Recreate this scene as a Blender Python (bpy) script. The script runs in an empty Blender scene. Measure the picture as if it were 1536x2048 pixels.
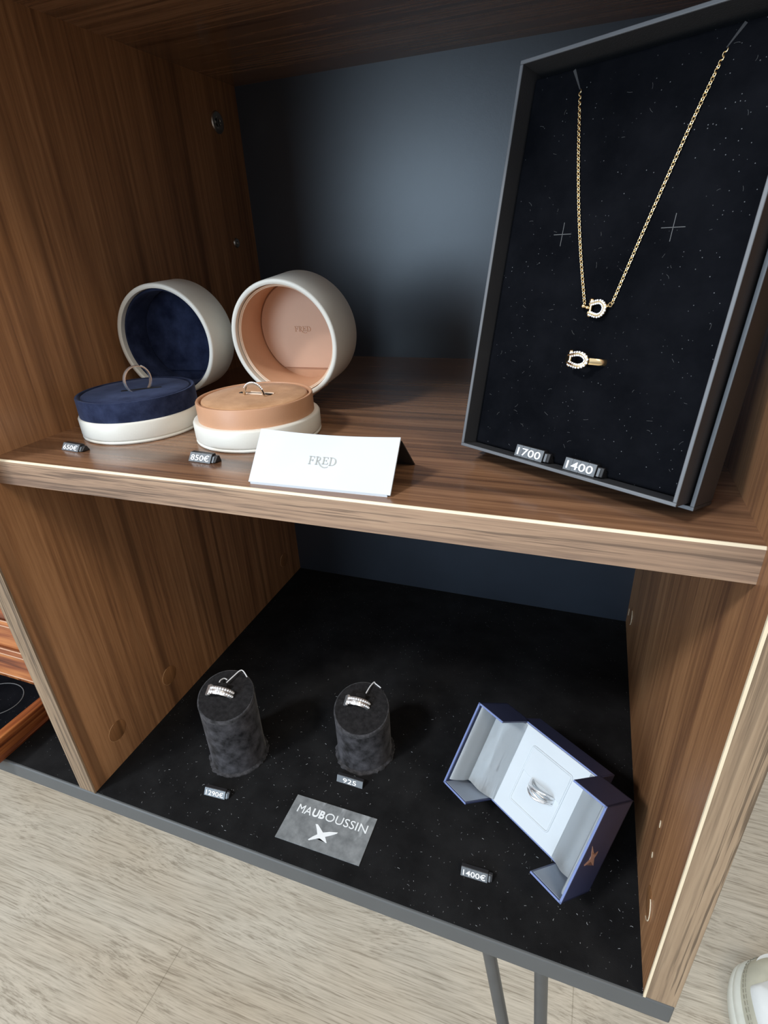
import bpy, bmesh, math, random
from mathutils import Vector, Matrix
random.seed(7)
SC = bpy.context.scene
COL = SC.collection
PI = math.pi

# ------------------------------------------------------------------ camera, world, light, exposure
cam_d = bpy.data.cameras.new('camera')
cam = bpy.data.objects.new('camera', cam_d); COL.objects.link(cam)
cam.matrix_world = Matrix(((0.938037, -0.112627, 0.327723, 0.333038),
                           (0.343194, 0.432950, -0.833530, -0.184785),
                           (-0.048009, 0.894354, 0.444776, 0.382535),
                           (0, 0, 0, 1)))
cam_d.sensor_fit = 'HORIZONTAL'; cam_d.sensor_width = 36.0
cam_d.lens = 36.0 * 1084.566 / 1536.0
cam_d.clip_start = 0.01; cam_d.clip_end = 50
SC.camera = cam
vs = SC.view_settings
vs.view_transform = 'Standard'; vs.look = 'None'; vs.gamma = 1.0; vs.use_curve_mapping = False
vs.exposure = 0.0

W_STRENGTH = 0.88
world = bpy.data.worlds.new('room_light'); SC.world = world; world.use_nodes = True
nt = world.node_tree; nt.nodes.clear()
wo = nt.nodes.new('ShaderNodeOutputWorld'); bg = nt.nodes.new('ShaderNodeBackground')
tc = nt.nodes.new('ShaderNodeTexCoord'); sep = nt.nodes.new('ShaderNodeSeparateXYZ')
mr = nt.nodes.new('ShaderNodeMapRange'); cr = nt.nodes.new('ShaderNodeValToRGB')
nt.links.new(tc.outputs['Generated'], sep.inputs[0]); nt.links.new(sep.outputs['Z'], mr.inputs['Value'])
mr.inputs['From Min'].default_value = -1; mr.inputs['From Max'].default_value = 1
nt.links.new(mr.outputs[0], cr.inputs[0])
cr.color_ramp.elements[0].color = (0.20, 0.185, 0.17, 1); cr.color_ramp.elements[0].position = 0.35
cr.color_ramp.elements[1].color = (0.95, 0.97, 1.0, 1); cr.color_ramp.elements[1].position = 0.75
nt.links.new(cr.outputs[0], bg.inputs['Color']); bg.inputs['Strength'].default_value = W_STRENGTH
nt.links.new(bg.outputs[0], wo.inputs[0])


def area_light(name, loc, target, sx, sy, power, color):
    d = bpy.data.lights.new(name, 'AREA'); d.shape = 'RECTANGLE'; d.size = sx; d.size_y = sy
    d.energy = power; d.color = color
    o = bpy.data.objects.new(name, d); COL.objects.link(o); o.location = loc
    o.rotation_euler = (Vector(target) - Vector(loc)).to_track_quat('-Z', 'Y').to_euler()
    return o


area_light('ceiling_lamp', (-0.95, -1.45, 2.15), (0.2, 0.1, 0.15), 0.30, 0.30, 44, (0.97, 0.985, 1.0))
area_light('window_light', (-0.62, -1.75, 0.62), (0.2, 0.1, 0.3), 0.8, 0.85, 23, (0.60, 0.80, 1.0))

area_light('shop_lamp', (1.35, -0.85, 1.75), (0.25, 0.15, 0.1), 0.5, 0.5, 10, (1.0, 0.84, 0.62))


# ------------------------------------------------------------------ material helpers
class NT:
    def __init__(s, name):
        s.m = bpy.data.materials.new(name); s.m.use_nodes = True
        s.t = s.m.node_tree; s.b = s.t.nodes['Principled BSDF']
        s.tc = s.n('ShaderNodeTexCoord')

    def n(s, t, **k):
        o = s.t.nodes.new(t)
        for a, v in k.items():
            setattr(o, a, v)
        return o

    def l(s, a, b): s.t.links.new(a, b)

    def map(s, scale=(1, 1, 1), loc=(0, 0, 0), rot=(0, 0, 0)):
        m = s.n('ShaderNodeMapping')
        m.inputs['Scale'].default_value = scale; m.inputs['Location'].default_value = loc; m.inputs['Rotation'].default_value = rot
        s.l(s.tc.outputs['Object'], m.inputs[0]); return m.outputs[0]

    def noise(s, v, scale, detail=3, rough=0.55, dist=0.0):
        o = s.n('ShaderNodeTexNoise'); s.l(v, o.inputs['Vector'])
        o.inputs['Scale'].default_value = scale; o.inputs['Detail'].default_value = detail
        o.inputs['Roughness'].default_value = rough; o.inputs['Distortion'].default_value = dist
        return o.outputs[0]

    def ramp(s, fac, stops, interp='LINEAR'):
        o = s.n('ShaderNodeValToRGB'); e = o.color_ramp.elements; o.color_ramp.interpolation = interp
        while len(e) < len(stops): e.new(0.5)
        for i, (p, c) in enumerate(stops):
            e[i].position = p; e[i].color = (*c, 1) if len(c) == 3 else c
        s.l(fac, o.inputs[0]); return o.outputs[0]

    def math(s, op, a, b):
        o = s.n('ShaderNodeMath', operation=op)
        for i, x in enumerate((a, b)):
            if hasattr(x, 'is_linked'): s.l(x, o.inputs[i])
            else: o.inputs[i].default_value = x
        return o.outputs[0]

    def mix(s, fac, a, b, mode='MIX'):
        o = s.n('ShaderNodeMix', data_type='RGBA', blend_type=mode)
        for i, x in ((0, fac), (6, a), (7, b)):
            if hasattr(x, 'is_linked'): s.l(x, o.inputs[i])
            elif i == 0: o.inputs[0].default_value = x
            else: o.inputs[i].default_value = (*x, 1)
        return o.outputs[2]

    def set(s, **k):
        names = dict(color='Base Color', rough='Roughness', metal='Metallic', spec='Specular IOR Level', sheen='Sheen Weight',
                     sheen_rough='Sheen Roughness', coat='Coat Weight', coat_rough='Coat Roughness', sheen_tint='Sheen Tint',
                     trans='Transmission Weight', ior='IOR', alpha='Alpha')
        for a, v in k.items():
            i = s.b.inputs[names[a]]
            if hasattr(v, 'is_linked'): s.l(v, i)
            elif isinstance(v, tuple): i.default_value = (*v, 1)
            else: i.default_value = v
        return s

    def bump(s, h, strength=0.3, dist=0.001):
        o = s.n('ShaderNodeBump'); o.inputs['Strength'].default_value = strength; o.inputs['Distance'].default_value = dist
        s.l(h, o.inputs['Height']); s.l(o.outputs[0], s.b.inputs['Normal'])


def wood(name, axis, light, mid, dark, rough=0.42, coat=0.0, streak=0.6, loc=(0, 0, 0), fine=0.55, along=0.05, dash=0.0):
    k = NT(name)
    sc = [1, 1, 1]; sc[axis] = along
    v = k.map(tuple(sc), loc)
    w = k.noise(k.map(tuple([x * 1.0 for x in sc]), (3.1, 1.7, 2.2)), 9, 2)
    add = k.n('ShaderNodeVectorMath', operation='MULTIPLY_ADD')
    k.l(w, add.inputs[0]); add.inputs[1].default_value = (0.03, 0.03, 0.03); k.l(v, add.inputs[2])
    q = add.outputs[0]
    sc2 = list(sc); sc2[axis] = along * 0.4
    add2 = k.n('ShaderNodeVectorMath', operation='MULTIPLY_ADD')
    k.l(w, add2.inputs[0]); add2.inputs[1].default_value = (0.03, 0.03, 0.03); k.l(k.map(tuple(sc2), loc), add2.inputs[2])
    q2 = add2.outputs[0]
    band = k.noise(q, 30, 3, 0.6)
    lines = k.noise(q2, 330, 2, 0.5)
    fib = k.noise(q, 1100, 2, 0.6)
    t = k.math('ADD', k.math('MULTIPLY', band, 1 - fine), k.math('ADD', k.math('MULTIPLY', lines, fine * 0.7), k.math('MULTIPLY', fib, fine * 0.3)))
    c = k.ramp(t, [(0.36, dark), (0.50, mid), (0.63, light)])
    st = k.noise(q2, 75, 2, 0.45)
    sm = k.ramp(st, [(0.58, (0, 0, 0)), (0.68, (1, 1, 1))])
    smf = k.math('MULTIPLY', sm, streak)
    c = k.mix(smf, c, tuple(x * 0.55 for x in dark))
    if dash:
        dn = k.noise(q2, 620, 3, 0.65)
        gate = k.noise(q2, 90, 2)
        f = k.math('MULTIPLY', k.ramp(dn, [(0.51, (0, 0, 0)), (0.57, (1, 1, 1))]), k.ramp(gate, [(0.40, (0.30, 0.30, 0.30)), (0.58, (1, 1, 1))]))
        c = k.mix(k.math('MULTIPLY', f, dash), c, tuple(x * 0.55 for x in dark))
    k.set(color=c, rough=rough, spec=0.45, coat=coat, coat_rough=0.16)
    k.bump(lines, 0.12, 0.0006)
    return k.m


def plain(name, color, rough=0.5, metal=0.0, grain=None, spec=0.5, sheen=0.0, var=0.06, vscale=40, **kw):
    k = NT(name)
    n = k.noise(k.map(), vscale, 3)
    a = tuple(max(0, x * (1 - var)) for x in color); b = tuple(min(1, x * (1 + var)) for x in color)
    k.set(color=k.ramp(n, [(0.35, a), (0.65, b)]), rough=rough, metal=metal, spec=spec, sheen=sheen, **kw)
    if grain: k.bump(k.noise(k.map(), grain[0], 2), grain[1], grain[2])
    return k.m


def suede(name, dark, light, scale=60, sheen=0.25, spec=0.15, specks=0.0, sheen_tint=(1, 1, 1), speck_scale=420, lo=.35, hi=.7):
    k = NT(name)
    n = k.noise(k.map(), scale, 4, 0.6)
    c = k.ramp(n, [(lo, dark), (hi, light)])
    if specks:
        vo = k.n('ShaderNodeTexVoronoi'); k.l(k.map(), vo.inputs['Vector']); vo.inputs['Scale'].default_value = speck_scale
        near = k.math('LESS_THAN', vo.outputs['Distance'], 0.13)
        sp = k.n('ShaderNodeSeparateColor'); k.l(vo.outputs['Color'], sp.inputs[0])
        pick = k.math('GREATER_THAN', sp.outputs[0], 0.80)
        patch = k.ramp(k.noise(k.map(), 18, 3), [(0.42, (0.15, 0.15, 0.15)), (0.62, (1, 1, 1))])
        f = k.math('MULTIPLY', k.math('MULTIPLY', near, pick), k.math('MULTIPLY', patch, specks))
        c = k.mix(f, c, (0.32, 0.33, 0.35))
    k.set(color=c, rough=0.95, spec=spec, sheen=sheen, sheen_rough=0.4, sheen_tint=sheen_tint)
    k.bump(k.noise(k.map(), 1500, 2), 0.35, 0.0004)
    return k.m


M = {}
WL, WM, WD = (0.460, 0.236, 0.110), (0.322, 0.156, 0.070), (0.180, 0.083, 0.040)
M['wood_v'] = wood('walnut_upright_grain', 2, WL, WM, WD, rough=0.40)
M['wood_h'] = wood('walnut_level_grain', 0, (0.370, 0.200, 0.110), (0.245, 0.125, 0.066), (0.115, 0.056, 0.032), rough=0.26, coat=0.5, loc=(0.3, 0.2, 0.1))
M['edge_v'] = wood('edge_band_upright', 2, (0.365, 0.262, 0.170), (0.285, 0.198, 0.126), (0.16, 0.108, 0.070), rough=0.5, streak=0.25, loc=(1.3, .2, .4), fine=0.6, along=0.05, dash=0.85)
M['edge_h'] = wood('edge_band_level', 0, (0.44, 0.300, 0.200), (0.36, 0.235, 0.155), (0.20, 0.130, 0.092), rough=0.5, streak=0.6, loc=(.3, 1.2, .4), fine=0.6, along=0.05, dash=0.8)
M['cream'] = plain('bare_edge_strip', (0.78, 0.66, 0.47), 0.5)
M['cap'] = wood('cover_cap_wood', 2, (0.36, 0.17, 0.07), (0.27, 0.125, 0.05), (0.17, 0.075, 0.03), rough=0.4, loc=(2, 1, 0))
M['cap_edge'] = plain('bare_cap_edge', (0.50, 0.29, 0.14), 0.5)
M['base'] = plain('charcoal_laminate', (0.088, 0.094, 0.097), 0.55, var=0.03)
M['felt'] = suede('dusty_black_felt', (0.0075, 0.0075, 0.0080), (0.0150, 0.0152, 0.016), 30, sheen=0.02, spec=0.08, specks=0.8, speck_scale=520)
M['navy_back'] = plain('dark_slate_backboard', (0.024, 0.031, 0.044), 0.40, var=0.05, grain=(900, 0.08, 0.0004), spec=0.8)
M['steel_leg'] = plain('dark_steel_rod', (0.13, 0.14, 0.15), 0.45, metal=0.6)
M['zinc'] = plain('zinc_fitting', (0.55, 0.53, 0.50), 0.35, metal=1.0)
M['hole_shade'] = plain('recess_painted_shade', (0.01, 0.01, 0.01), 0.8)  # near black; shade inside slots and fitting is put into the colour
M['ivory'] = plain('ivory_leatherette', (0.76, 0.745, 0.675), 0.42, grain=(1400, 0.15, 0.0004), var=0.02)
M['ivory_rim'] = plain('ivory_rolled_edge', (0.84, 0.83, 0.79), 0.4, var=0.02)
M['tan'] = plain('tan_leather', (0.55, 0.295, 0.170), 0.45, grain=(1200, 0.15, 0.0004), var=0.05)
M['tan_disc'] = plain('pale_tan_leather', (0.61, 0.375, 0.255), 0.45, grain=(1200, 0.1, 0.0003), var=0.03)
M['tan_edge'] = plain('pale_cut_leather', (0.80, 0.62, 0.47), 0.5)
M['tan_suede'] = suede('tan_suede', (0.46, 0.25, 0.125), (0.62, 0.36, 0.20), 70, sheen=0.15)
M['navy_suede'] = suede('navy_suede', (0.0085, 0.0125, 0.034), (0.030, 0.041, 0.090), 75, sheen=0.22, sheen_tint=(0.5, 0.6, 1.0))
M['silver'] = plain('polished_white_gold', (0.86, 0.86, 0.86), 0.22, metal=0.85, var=0.01)
M['pale_gold'] = plain('pale_gold', (0.88, 0.80, 0.66), 0.2, metal=1.0, var=0.02)
M['gold'] = plain('yellow_gold', (0.96, 0.76, 0.44), 0.18, metal=1.0, var=0.02)
M['diamond'] = plain('pave_stones', (0.92, 0.92, 0.94), 0.12, metal=0.0, var=0.06, vscale=900)
M['card'] = plain('white_card', (0.58, 0.625, 0.665), 0.5, var=0.015)
M['grey_ink'] = plain('grey_print', (0.36, 0.37, 0.35), 0.6)
M['black_card'] = plain('black_board', (0.012, 0.012, 0.013), 0.6)
M['black_plastic'] = plain('black_plastic', (0.018, 0.018, 0.020), 0.4)
M['gloss_grey'] = plain('black_tile_painted_gloss', (0.15, 0.165, 0.18), 0.35)  # black tiles; their glossy reflection is painted in as mid grey
M['white_digit'] = plain('white_numerals', (0.88, 0.89, 0.90), 0.5)
M['box_paper'] = plain('charcoal_paper', (0.036, 0.038, 0.043), 0.5, grain=(1800, 0.25, 0.0004), var=0.05)
M['box_lip'] = plain('grey_paper_lip', (0.145, 0.153, 0.165), 0.45, var=0.05)
M['pad_velvet'] = suede('dusty_black_velvet', (0.0030, 0.0034, 0.0048), (0.0065, 0.0070, 0.0092), 40, sheen=0.0, spec=0.03, specks=0.5, speck_scale=700)
M['chalk'] = plain('chalk_mark', (0.12, 0.122, 0.125), 0.9)
M['slit'] = plain('dusty_slit', (0.045, 0.045, 0.048), 0.95)
M['stand_side'] = suede('worn_black_velvet', (0.007, 0.007, 0.008), (0.075, 0.073, 0.082), 95, sheen=0.12)
M['stand_top'] = suede('black_velvet_top', (0.010, 0.0095, 0.010), (0.022, 0.021, 0.022), 300, sheen=0.06, specks=0.35, speck_scale=900)
M['stand_edge'] = suede('greyed_velvet_edge', (0.02, 0.02, 0.021), (0.075, 0.073, 0.08), 200, sheen=0.2)
M['thread'] = plain('white_thread', (0.75, 0.76, 0.78), 0.7)
M['case_navy'] = plain('navy_leatherette', (0.034, 0.043, 0.105), 0.40, grain=(1500, 0.2, 0.0004), var=0.06)
M['rim_sheen'] = plain('navy_edge_painted_sheen', (0.16, 0.21, 0.42), 0.4, var=0.06)  # navy rim; its sheen is painted in as a lighter blue
M['case_inside'] = plain('blue_grey_lining', (0.30, 0.36, 0.45), 0.6)
M['satin'] = plain('white_satin_lining', (0.60, 0.645, 0.675), 0.45, var=0.012)
M['rose'] = plain('rose_gold_foil', (0.72, 0.42, 0.32), 0.35, metal=0.4)
M['floor_white'] = plain('white_print', (0.86, 0.90, 0.92), 0.5)


def rosewood(axis=0):
    k = NT('polished_rosewood')
    v = k.map((0.06, 1, 1) if axis == 0 else (1, 0.06, 1))
    n = k.noise(v, 120, 3, 0.6, 0.3)
    c = k.ramp(n, [(0.32, (0.06, 0.016, 0.008)), (0.48, (0.26, 0.075, 0.025)), (0.66, (0.50, 0.19, 0.06))])
    k.set(color=c, rough=0.25, coat=0.5, coat_rough=0.1); return k.m


M['rosewood'] = rosewood()
M['rosewood_y'] = rosewood(1)
M['rose_stripe'] = plain('pale_inlay_line', (0.62, 0.38, 0.25), 0.3)


def frosted():
    k = NT('frosted_grey_plastic')
    n = k.noise(k.map((1, 1, 1)), 90, 5, 0.65)
    m2 = k.noise(k.map((1, .35, 1), rot=(0, 0, 0.6)), 130, 2)
    c = k.ramp(n, [(0.35, (0.155, 0.168, 0.176)), (0.65, (0.27, 0.288, 0.298))])
    c = k.mix(k.math('MULTIPLY', k.ramp(m2, [(0.60, (0, 0, 0)), (0.70, (1, 1, 1))]), 0.6), c, (0.44, 0.47, 0.49))
    k.set(color=c, rough=0.4, spec=0.4); return k.m


M['frosted'] = frosted()


def laminate_floor():
    k = NT('pale_oak_laminate')
    br = k.n('ShaderNodeTexBrick'); br.offset = 0.37; br.squash = 1.0
    k.l(k.map((1, 1, 1), (0.41 + 1.28 * 0.37, 0.125, 0)), br.inputs['Vector'])
    br.inputs['Scale'].default_value = 1.0; br.inputs['Brick Width'].default_value = 1.28; br.inputs['Row Height'].default_value = 0.192
    br.inputs['Mortar Size'].default_value = 0.0006; br.inputs['Mortar Smooth'].default_value = 0.1; br.inputs['Bias'].default_value = 0
    br.inputs['Color1'].default_value = (0.96, 0.96, 0.96, 1); br.inputs['Color2'].default_value = (1.03, 1.03, 1.03, 1)
    br.inputs['Mortar'].default_value = (0.70, 0.69, 0.67, 1)
    w = k.noise(k.map((0.3, 1, 1)), 7, 2)
    add = k.n('ShaderNodeVectorMath', operation='MULTIPLY_ADD')
    k.l(w, add.inputs[0]); add.inputs[1].default_value = (0.05, 0.05, 0.05); k.l(k.map((0.045, 1, 1)), add.inputs[2])
    q = add.outputs[0]
    big = k.noise(k.map((0.4, 1, 1)), 6, 3)
    g1 = k.noise(q, 230, 3, 0.6); g2 = k.noise(q, 700, 3, 0.65)
    c = k.ramp(big, [(0.35, (0.46, 0.39, 0.30)), (0.62, (0.52, 0.47, 0.39))])
    t = k.math('ADD', k.math('MULTIPLY', g1, 0.42), k.math('MULTIPLY', g2, 0.58))
    dark = k.ramp(t, [(0.38, (0.60, 0.58, 0.55)), (0.48, (0.92, 0.92, 0.91)), (0.60, (1.10, 1.10, 1.10))])
    c = k.mix(1.0, c, dark, 'MULTIPLY'); c = k.mix(1.0, c, br.outputs['Color'], 'MULTIPLY')
    k.set(color=c, rough=0.5, spec=0.35); k.bump(t, 0.15, 0.0008); return k.m


M['floor'] = laminate_floor()
M['wall_paint'] = plain('pale_wall_paint', (0.62, 0.60, 0.56), 0.8)
M['shoe_sole'] = plain('white_rubber_sole', (0.68, 0.69, 0.62), 0.5, var=0.05)
M['shoe_cap'] = plain('greyed_leather_cap', (0.52, 0.51, 0.41), 0.5, var=0.08)
M['shoe_white'] = plain('white_leather', (0.76, 0.79, 0.79), 0.45, var=0.03)
M['shoe_stitch'] = plain('stitching', (0.33, 0.32, 0.26), 0.7)


# ------------------------------------------------------------------ mesh helpers
def NB(): return bmesh.new()


def add_box(bm, x0, x1, y0, y1, z0, z1, mx=None):
    vs_ = [bm.verts.new((x, y, z)) for x in (x0, x1) for y in (y0, y1) for z in (z0, z1)]
    for f in ((0, 1, 3, 2), (4, 6, 7, 5), (0, 4, 5, 1), (2, 3, 7, 6), (0, 2, 6, 4), (1, 5, 7, 3)):
        bm.faces.new([vs_[i] for i in f])
    if mx is not None:
        for v in vs_: v.co = mx @ v.co
    return vs_


def add_prism(bm, poly, depth, fr=lambda a, b, d: (a, b, d), d0=0.0):
    """poly: 2-D outline, extruded from d0 to d0+depth through the mapping fr(a,b,d)"""
    n = len(poly)
    A = [bm.verts.new(fr(a, b, d0)) for a, b in poly]; B = [bm.verts.new(fr(a, b, d0 + depth)) for a, b in poly]
    bm.faces.new(A[::-1]); bm.faces.new(B)
    for i in range(n): bm.faces.new((A[i], A[(i + 1) % n], B[(i + 1) % n], B[i]))
    return A + B


def add_tube(bm, pts, r, seg=8, closed=False, rz=None):
    pts = [Vector(p) for p in pts]; n = len(pts); rings = []
    prev = None
    for i in range(n):
        a = pts[(i - 1) % n] if (closed or i > 0) else pts[i]
        b = pts[(i + 1) % n] if (closed or i < n - 1) else pts[i]
        t = (b - a).normalized()
        if prev is None:
            ref = Vector((0, 0, 1)) if abs(t.z) < 0.9 else Vector((1, 0, 0)); prev = (ref - t * ref.dot(t)).normalized()
        else:
            prev = (prev - t * prev.dot(t)).normalized()
        b2 = t.cross(prev); rr = r[i] if isinstance(r, (list, tuple)) else r
        rings.append([bm.verts.new(pts[i] + prev * (rr * math.cos(2 * PI * j / seg)) + b2 * ((rz or rr) * math.sin(2 * PI * j / seg))) for j in range(seg)])
    m = n if closed else n - 1
    for i in range(m):
        R0, R1 = rings[i], rings[(i + 1) % n]
        for j in range(seg): bm.faces.new((R0[j], R0[(j + 1) % seg], R1[(j + 1) % seg], R1[j]))
    if not closed:
        bm.faces.new(rings[0][::-1]); bm.faces.new(rings[-1])


def add_lathe(bm, prof, seg=72, mx=None, closed=False):
    """prof: (r,z) outline; r=0 ends are welded"""
    rings = []
    for r, z in prof:
        if r < 1e-7: rings.append([bm.verts.new((0, 0, z))])
        else: rings.append([bm.verts.new((r * math.cos(2 * PI * j / seg), r * math.sin(2 * PI * j / seg), z)) for j in range(seg)])
    prs = list(zip(rings, rings[1:])) + ([(rings[-1], rings[0])] if closed else [])
    for A, B in prs:
        for j in range(seg):
            k = (j + 1) % seg
            f = [A[j % len(A)], A[k % len(A)], B[k % len(B)], B[j % len(B)]]
            g = []
            for v in f:
                if v not in g: g.append(v)
            if len(g) > 2: bm.faces.new(g)
    if mx is not None:
        for R_ in rings:
            for v in R_: v.co = mx @ v.co


def add_ball(bm, c, r, u=12, v=8):
    bmesh.ops.create_uvsphere(bm, u_segments=u, v_segments=v, radius=r, matrix=Matrix.Translation(c))


def obj(name, bm, mat, parent=None, bevel=0.0, segs=2, smooth=40, sub=0):
    me = bpy.data.meshes.new(name)
    bmesh.ops.recalc_face_normals(bm, faces=bm.faces[:])
    bm.to_mesh(me); bm.free()
    o = bpy.data.objects.new(name, me); COL.objects.link(o)
    me.materials.append(M[mat] if isinstance(mat, str) else mat)
    if smooth:
        for p in me.polygons: p.use_smooth = True
        me.set_sharp_from_angle(angle=math.radians(smooth))
    if bevel:
        b = o.modifiers.new('bevel', 'BEVEL'); b.width = bevel; b.segments = segs; b.limit_method = 'ANGLE'; b.angle_limit = math.radians(40)
    if sub:
        s = o.modifiers.new('subdivision', 'SUBSURF'); s.levels = sub; s.render_levels = sub
    if parent is not None: o.parent = parent
    return o


def tag(o, label, cat, group=None, kind=None):
    o['label'] = label; o['category'] = cat
    if group: o['group'] = group
    if kind: o['kind'] = kind
    return o


def thing(name, label, cat, mx=None, group=None):
    o = bpy.data.objects.new(name, None); COL.objects.link(o); o.empty_display_size = 0.01
    if mx is not None: o.matrix_world = mx
    return tag(o, label, cat, group)


def frame(o, x, y, z):
    x, y, z, o = Vector(x), Vector(y), Vector(z), Vector(o)
    return Matrix(((x.x, y.x, z.x, o.x), (x.y, y.y, z.y, o.y), (x.z, y.z, z.z, o.z), (0, 0, 0, 1)))


def at(x, y, z, rz=0.0): return Matrix.Translation((x, y, z)) @ Matrix.Rotation(rz, 4, 'Z')


def text_bm(s, w, h, depth=0.0002, bold=0.0, spacing=1.0):
    """lettering fitted into a w x h rectangle from (0,0), raised by depth along +z"""
    cu = bpy.data.curves.new('lettering', 'FONT'); cu.body = s; cu.size = 1.0; cu.extrude = 0.05; cu.offset = bold; cu.space_character = spacing
    cu.resolution_u = 3
    o = bpy.data.objects.new('lettering', cu); COL.objects.link(o)
    dg = bpy.context.evaluated_depsgraph_get(); dg.update()
    me = bpy.data.meshes.new_from_object(o.evaluated_get(dg))
    bpy.data.objects.remove(o); bpy.data.curves.remove(cu)
    bm = bmesh.new(); bm.from_mesh(me); bpy.data.meshes.remove(me)
    xs = [v.co.x for v in bm.verts]; ys = [v.co.y for v in bm.verts]
    x0, x1, y0, y1 = min(xs), max(xs), min(ys), max(ys)
    for v in bm.verts:
        v.co = Vector(((v.co.x - x0) / (x1 - x0) * w, (v.co.y - y0) / (y1 - y0) * h, (v.co.z + 0.05) / 0.1 * depth))
    return bm


def move_bm(bm, mx):
    for v in bm.verts: v.co = mx @ v.co
    return bm


def join_bm(a, b):
    me = bpy.data.meshes.new('join'); b.to_mesh(me); b.free(); a.from_mesh(me); bpy.data.meshes.remove(me); return a


def arc(cx, cy, r, a0, a1, n=10): return [(cx + r * math.cos(math.radians(a0 + (a1 - a0) * i / n)), cy + r * math.sin(math.radians(a0 + (a1 - a0) * i / n))) for i in range(n + 1)]


def rrect(x0, x1, y0, y1, r, n=5):
    return arc(x1 - r, y0 + r, r, -90, 0, n) + arc(x1 - r, y1 - r, r, 0, 90, n) + arc(x0 + r, y1 - r, r, 90, 180, n) + arc(x0 + r, y0 + r, r, 180, 270, n)


def ribbon(pts, wd):
    """outline polygon of a stroke of varying width"""
    L, R_ = [], []
    for i, (x, y) in enumerate(pts):
        a = pts[max(i - 1, 0)]; b = pts[min(i + 1, len(pts) - 1)]
        dx, dy = b[0] - a[0], b[1] - a[1]; d = math.hypot(dx, dy) or 1
        w = (wd[i] if isinstance(wd, (list, tuple)) else wd) / 2
        L.append((x - dy / d * w, y + dx / d * w)); R_.append((x + dy / d * w, y - dx / d * w))
    return L + R_[::-1]


def serif_logo_bm(s, depth):
    """the four roman capitals with the sweeping tail, cap height 1, scaled by s; centred in x, baseline y=0"""
    st, th = 0.15, 0.075
    polys = []
    # F
    polys += [[(0.12, 0), (0.27, 0), (0.27, 1), (0.12, 1)], [(0.02, 0), (0.38, 0), (0.38, 0.06), (0.02, 0.06)], [(0.02, 0.94), (0.72, 0.94), (0.72, 1), (0.02, 1)],
              [(0.66, 0.76), (0.72, 0.76), (0.72, 0.96), (0.67, 0.96)], [(0.25, 0.48), (0.58, 0.48), (0.58, 0.55), (0.25, 0.55)], [(0.53, 0.38), (0.58, 0.38), (0.58, 0.64), (0.53, 0.64)]]
    x = 0.88  # R
    polys += [[(x + .1, 0), (x + .25, 0), (x + .25, 1), (x + .1, 1)], [(x, 0), (x + .36, 0), (x + .36, .06), (x, .06)], [(x, .94), (x + .3, .94), (x + .3, 1), (x, 1)]]
    polys.append(ribbon([(x + .2, .965)] + [(x + .36 + .2 * math.cos(a), .73 + .23 * math.sin(a)) for a in [math.radians(90 - 18 * i) for i in range(11)]] + [(x + .2, .50)],
                        [.07] * 3 + [.10, .13, .15, .15, .15, .13, .10] + [.07] * 3))
    polys.append(ribbon([(x + .30, .50), (x + .42, .34), (x + .58, .12), (x + .78, -.10), (x + 1.05, -.25), (x + 1.32, -.30), (x + 1.58, -.24), (x + 1.72, -.14)],
                        [.10, .14, .16, .15, .13, .11, .08, .03]))
    x = 1.75  # E
    polys += [[(x + .1, .1), (x + .25, .1), (x + .25, 1), (x + .1, 1)], [(x, .1), (x + .72, .1), (x + .72, .17), (x, .17)], [(x, .94), (x + .70, .94), (x + .70, 1), (x, 1)],
              [(x + .2, .53), (x + .55, .53), (x + .55, .59), (x + .2, .59)], [(x + .65, .78), (x + .70, .78), (x + .70, .96), (x + .65, .96)],
              [(x + .67, .12), (x + .73, .12), (x + .73, .34), (x + .67, .34)], [(x + .5, .45), (x + .55, .45), (x + .55, .67), (x + .5, .67)]]
    x = 2.62  # D
    polys += [[(x + .1, 0), (x + .25, 0), (x + .25, 1), (x + .1, 1)], [(x, 0), (x + .25, 0), (x + .25, .06), (x, .06)], [(x, .94), (x + .25, .94), (x + .25, 1), (x, 1)]]
    polys.append(ribbon([(x + .2, .965)] + [(x + .38 + .44 * math.cos(a), .5 + .46 * math.sin(a)) for a in [math.radians(90 - 15 * i) for i in range(13)]] + [(x + .2, .035)],
                        [.07] * 3 + [.09, .12, .15, .17, .17, .17, .15, .12, .09] + [.07] * 3))
    bm = NB()
    for P in polys:
        P = [((a - 1.75) * s, b * s) for a, b in P]
        if len(P) == 4: add_prism(bm, P, depth); continue
        n = len(P) // 2
        for i in range(n - 1):
            add_prism(bm, [P[i], P[i + 1], P[2 * n - 2 - i], P[2 * n - 1 - i]], depth)
    bmesh.ops.triangulate(bm, faces=[f for f in bm.faces if len(f.verts) > 4])
    return bm


# ------------------------------------------------------------------ setting
WI, DE, HS, TS, HT, IN = 0.40, 0.3473, 0.2775, 0.0159, 0.5158, 0.0198   # inner width, depth, shelf top, board thickness, ceiling, shelf setback
FZ = -0.417
bm = NB(); add_box(bm, -2.6, 3.0, -2.2, 3.2, FZ - 0.02, FZ)
fl = obj('floor', bm, 'floor'); tag(fl, 'pale oak laminate floor under and in front of the cabinet', 'floor', kind='structure')

bm = NB(); add_box(bm, -2.6, 3.0, 1.30, 1.36, FZ, 2.3)
wb = obj('wall_back', bm, 'wall_paint'); tag(wb, 'pale painted wall behind the cabinet', 'wall', kind='structure')

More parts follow.
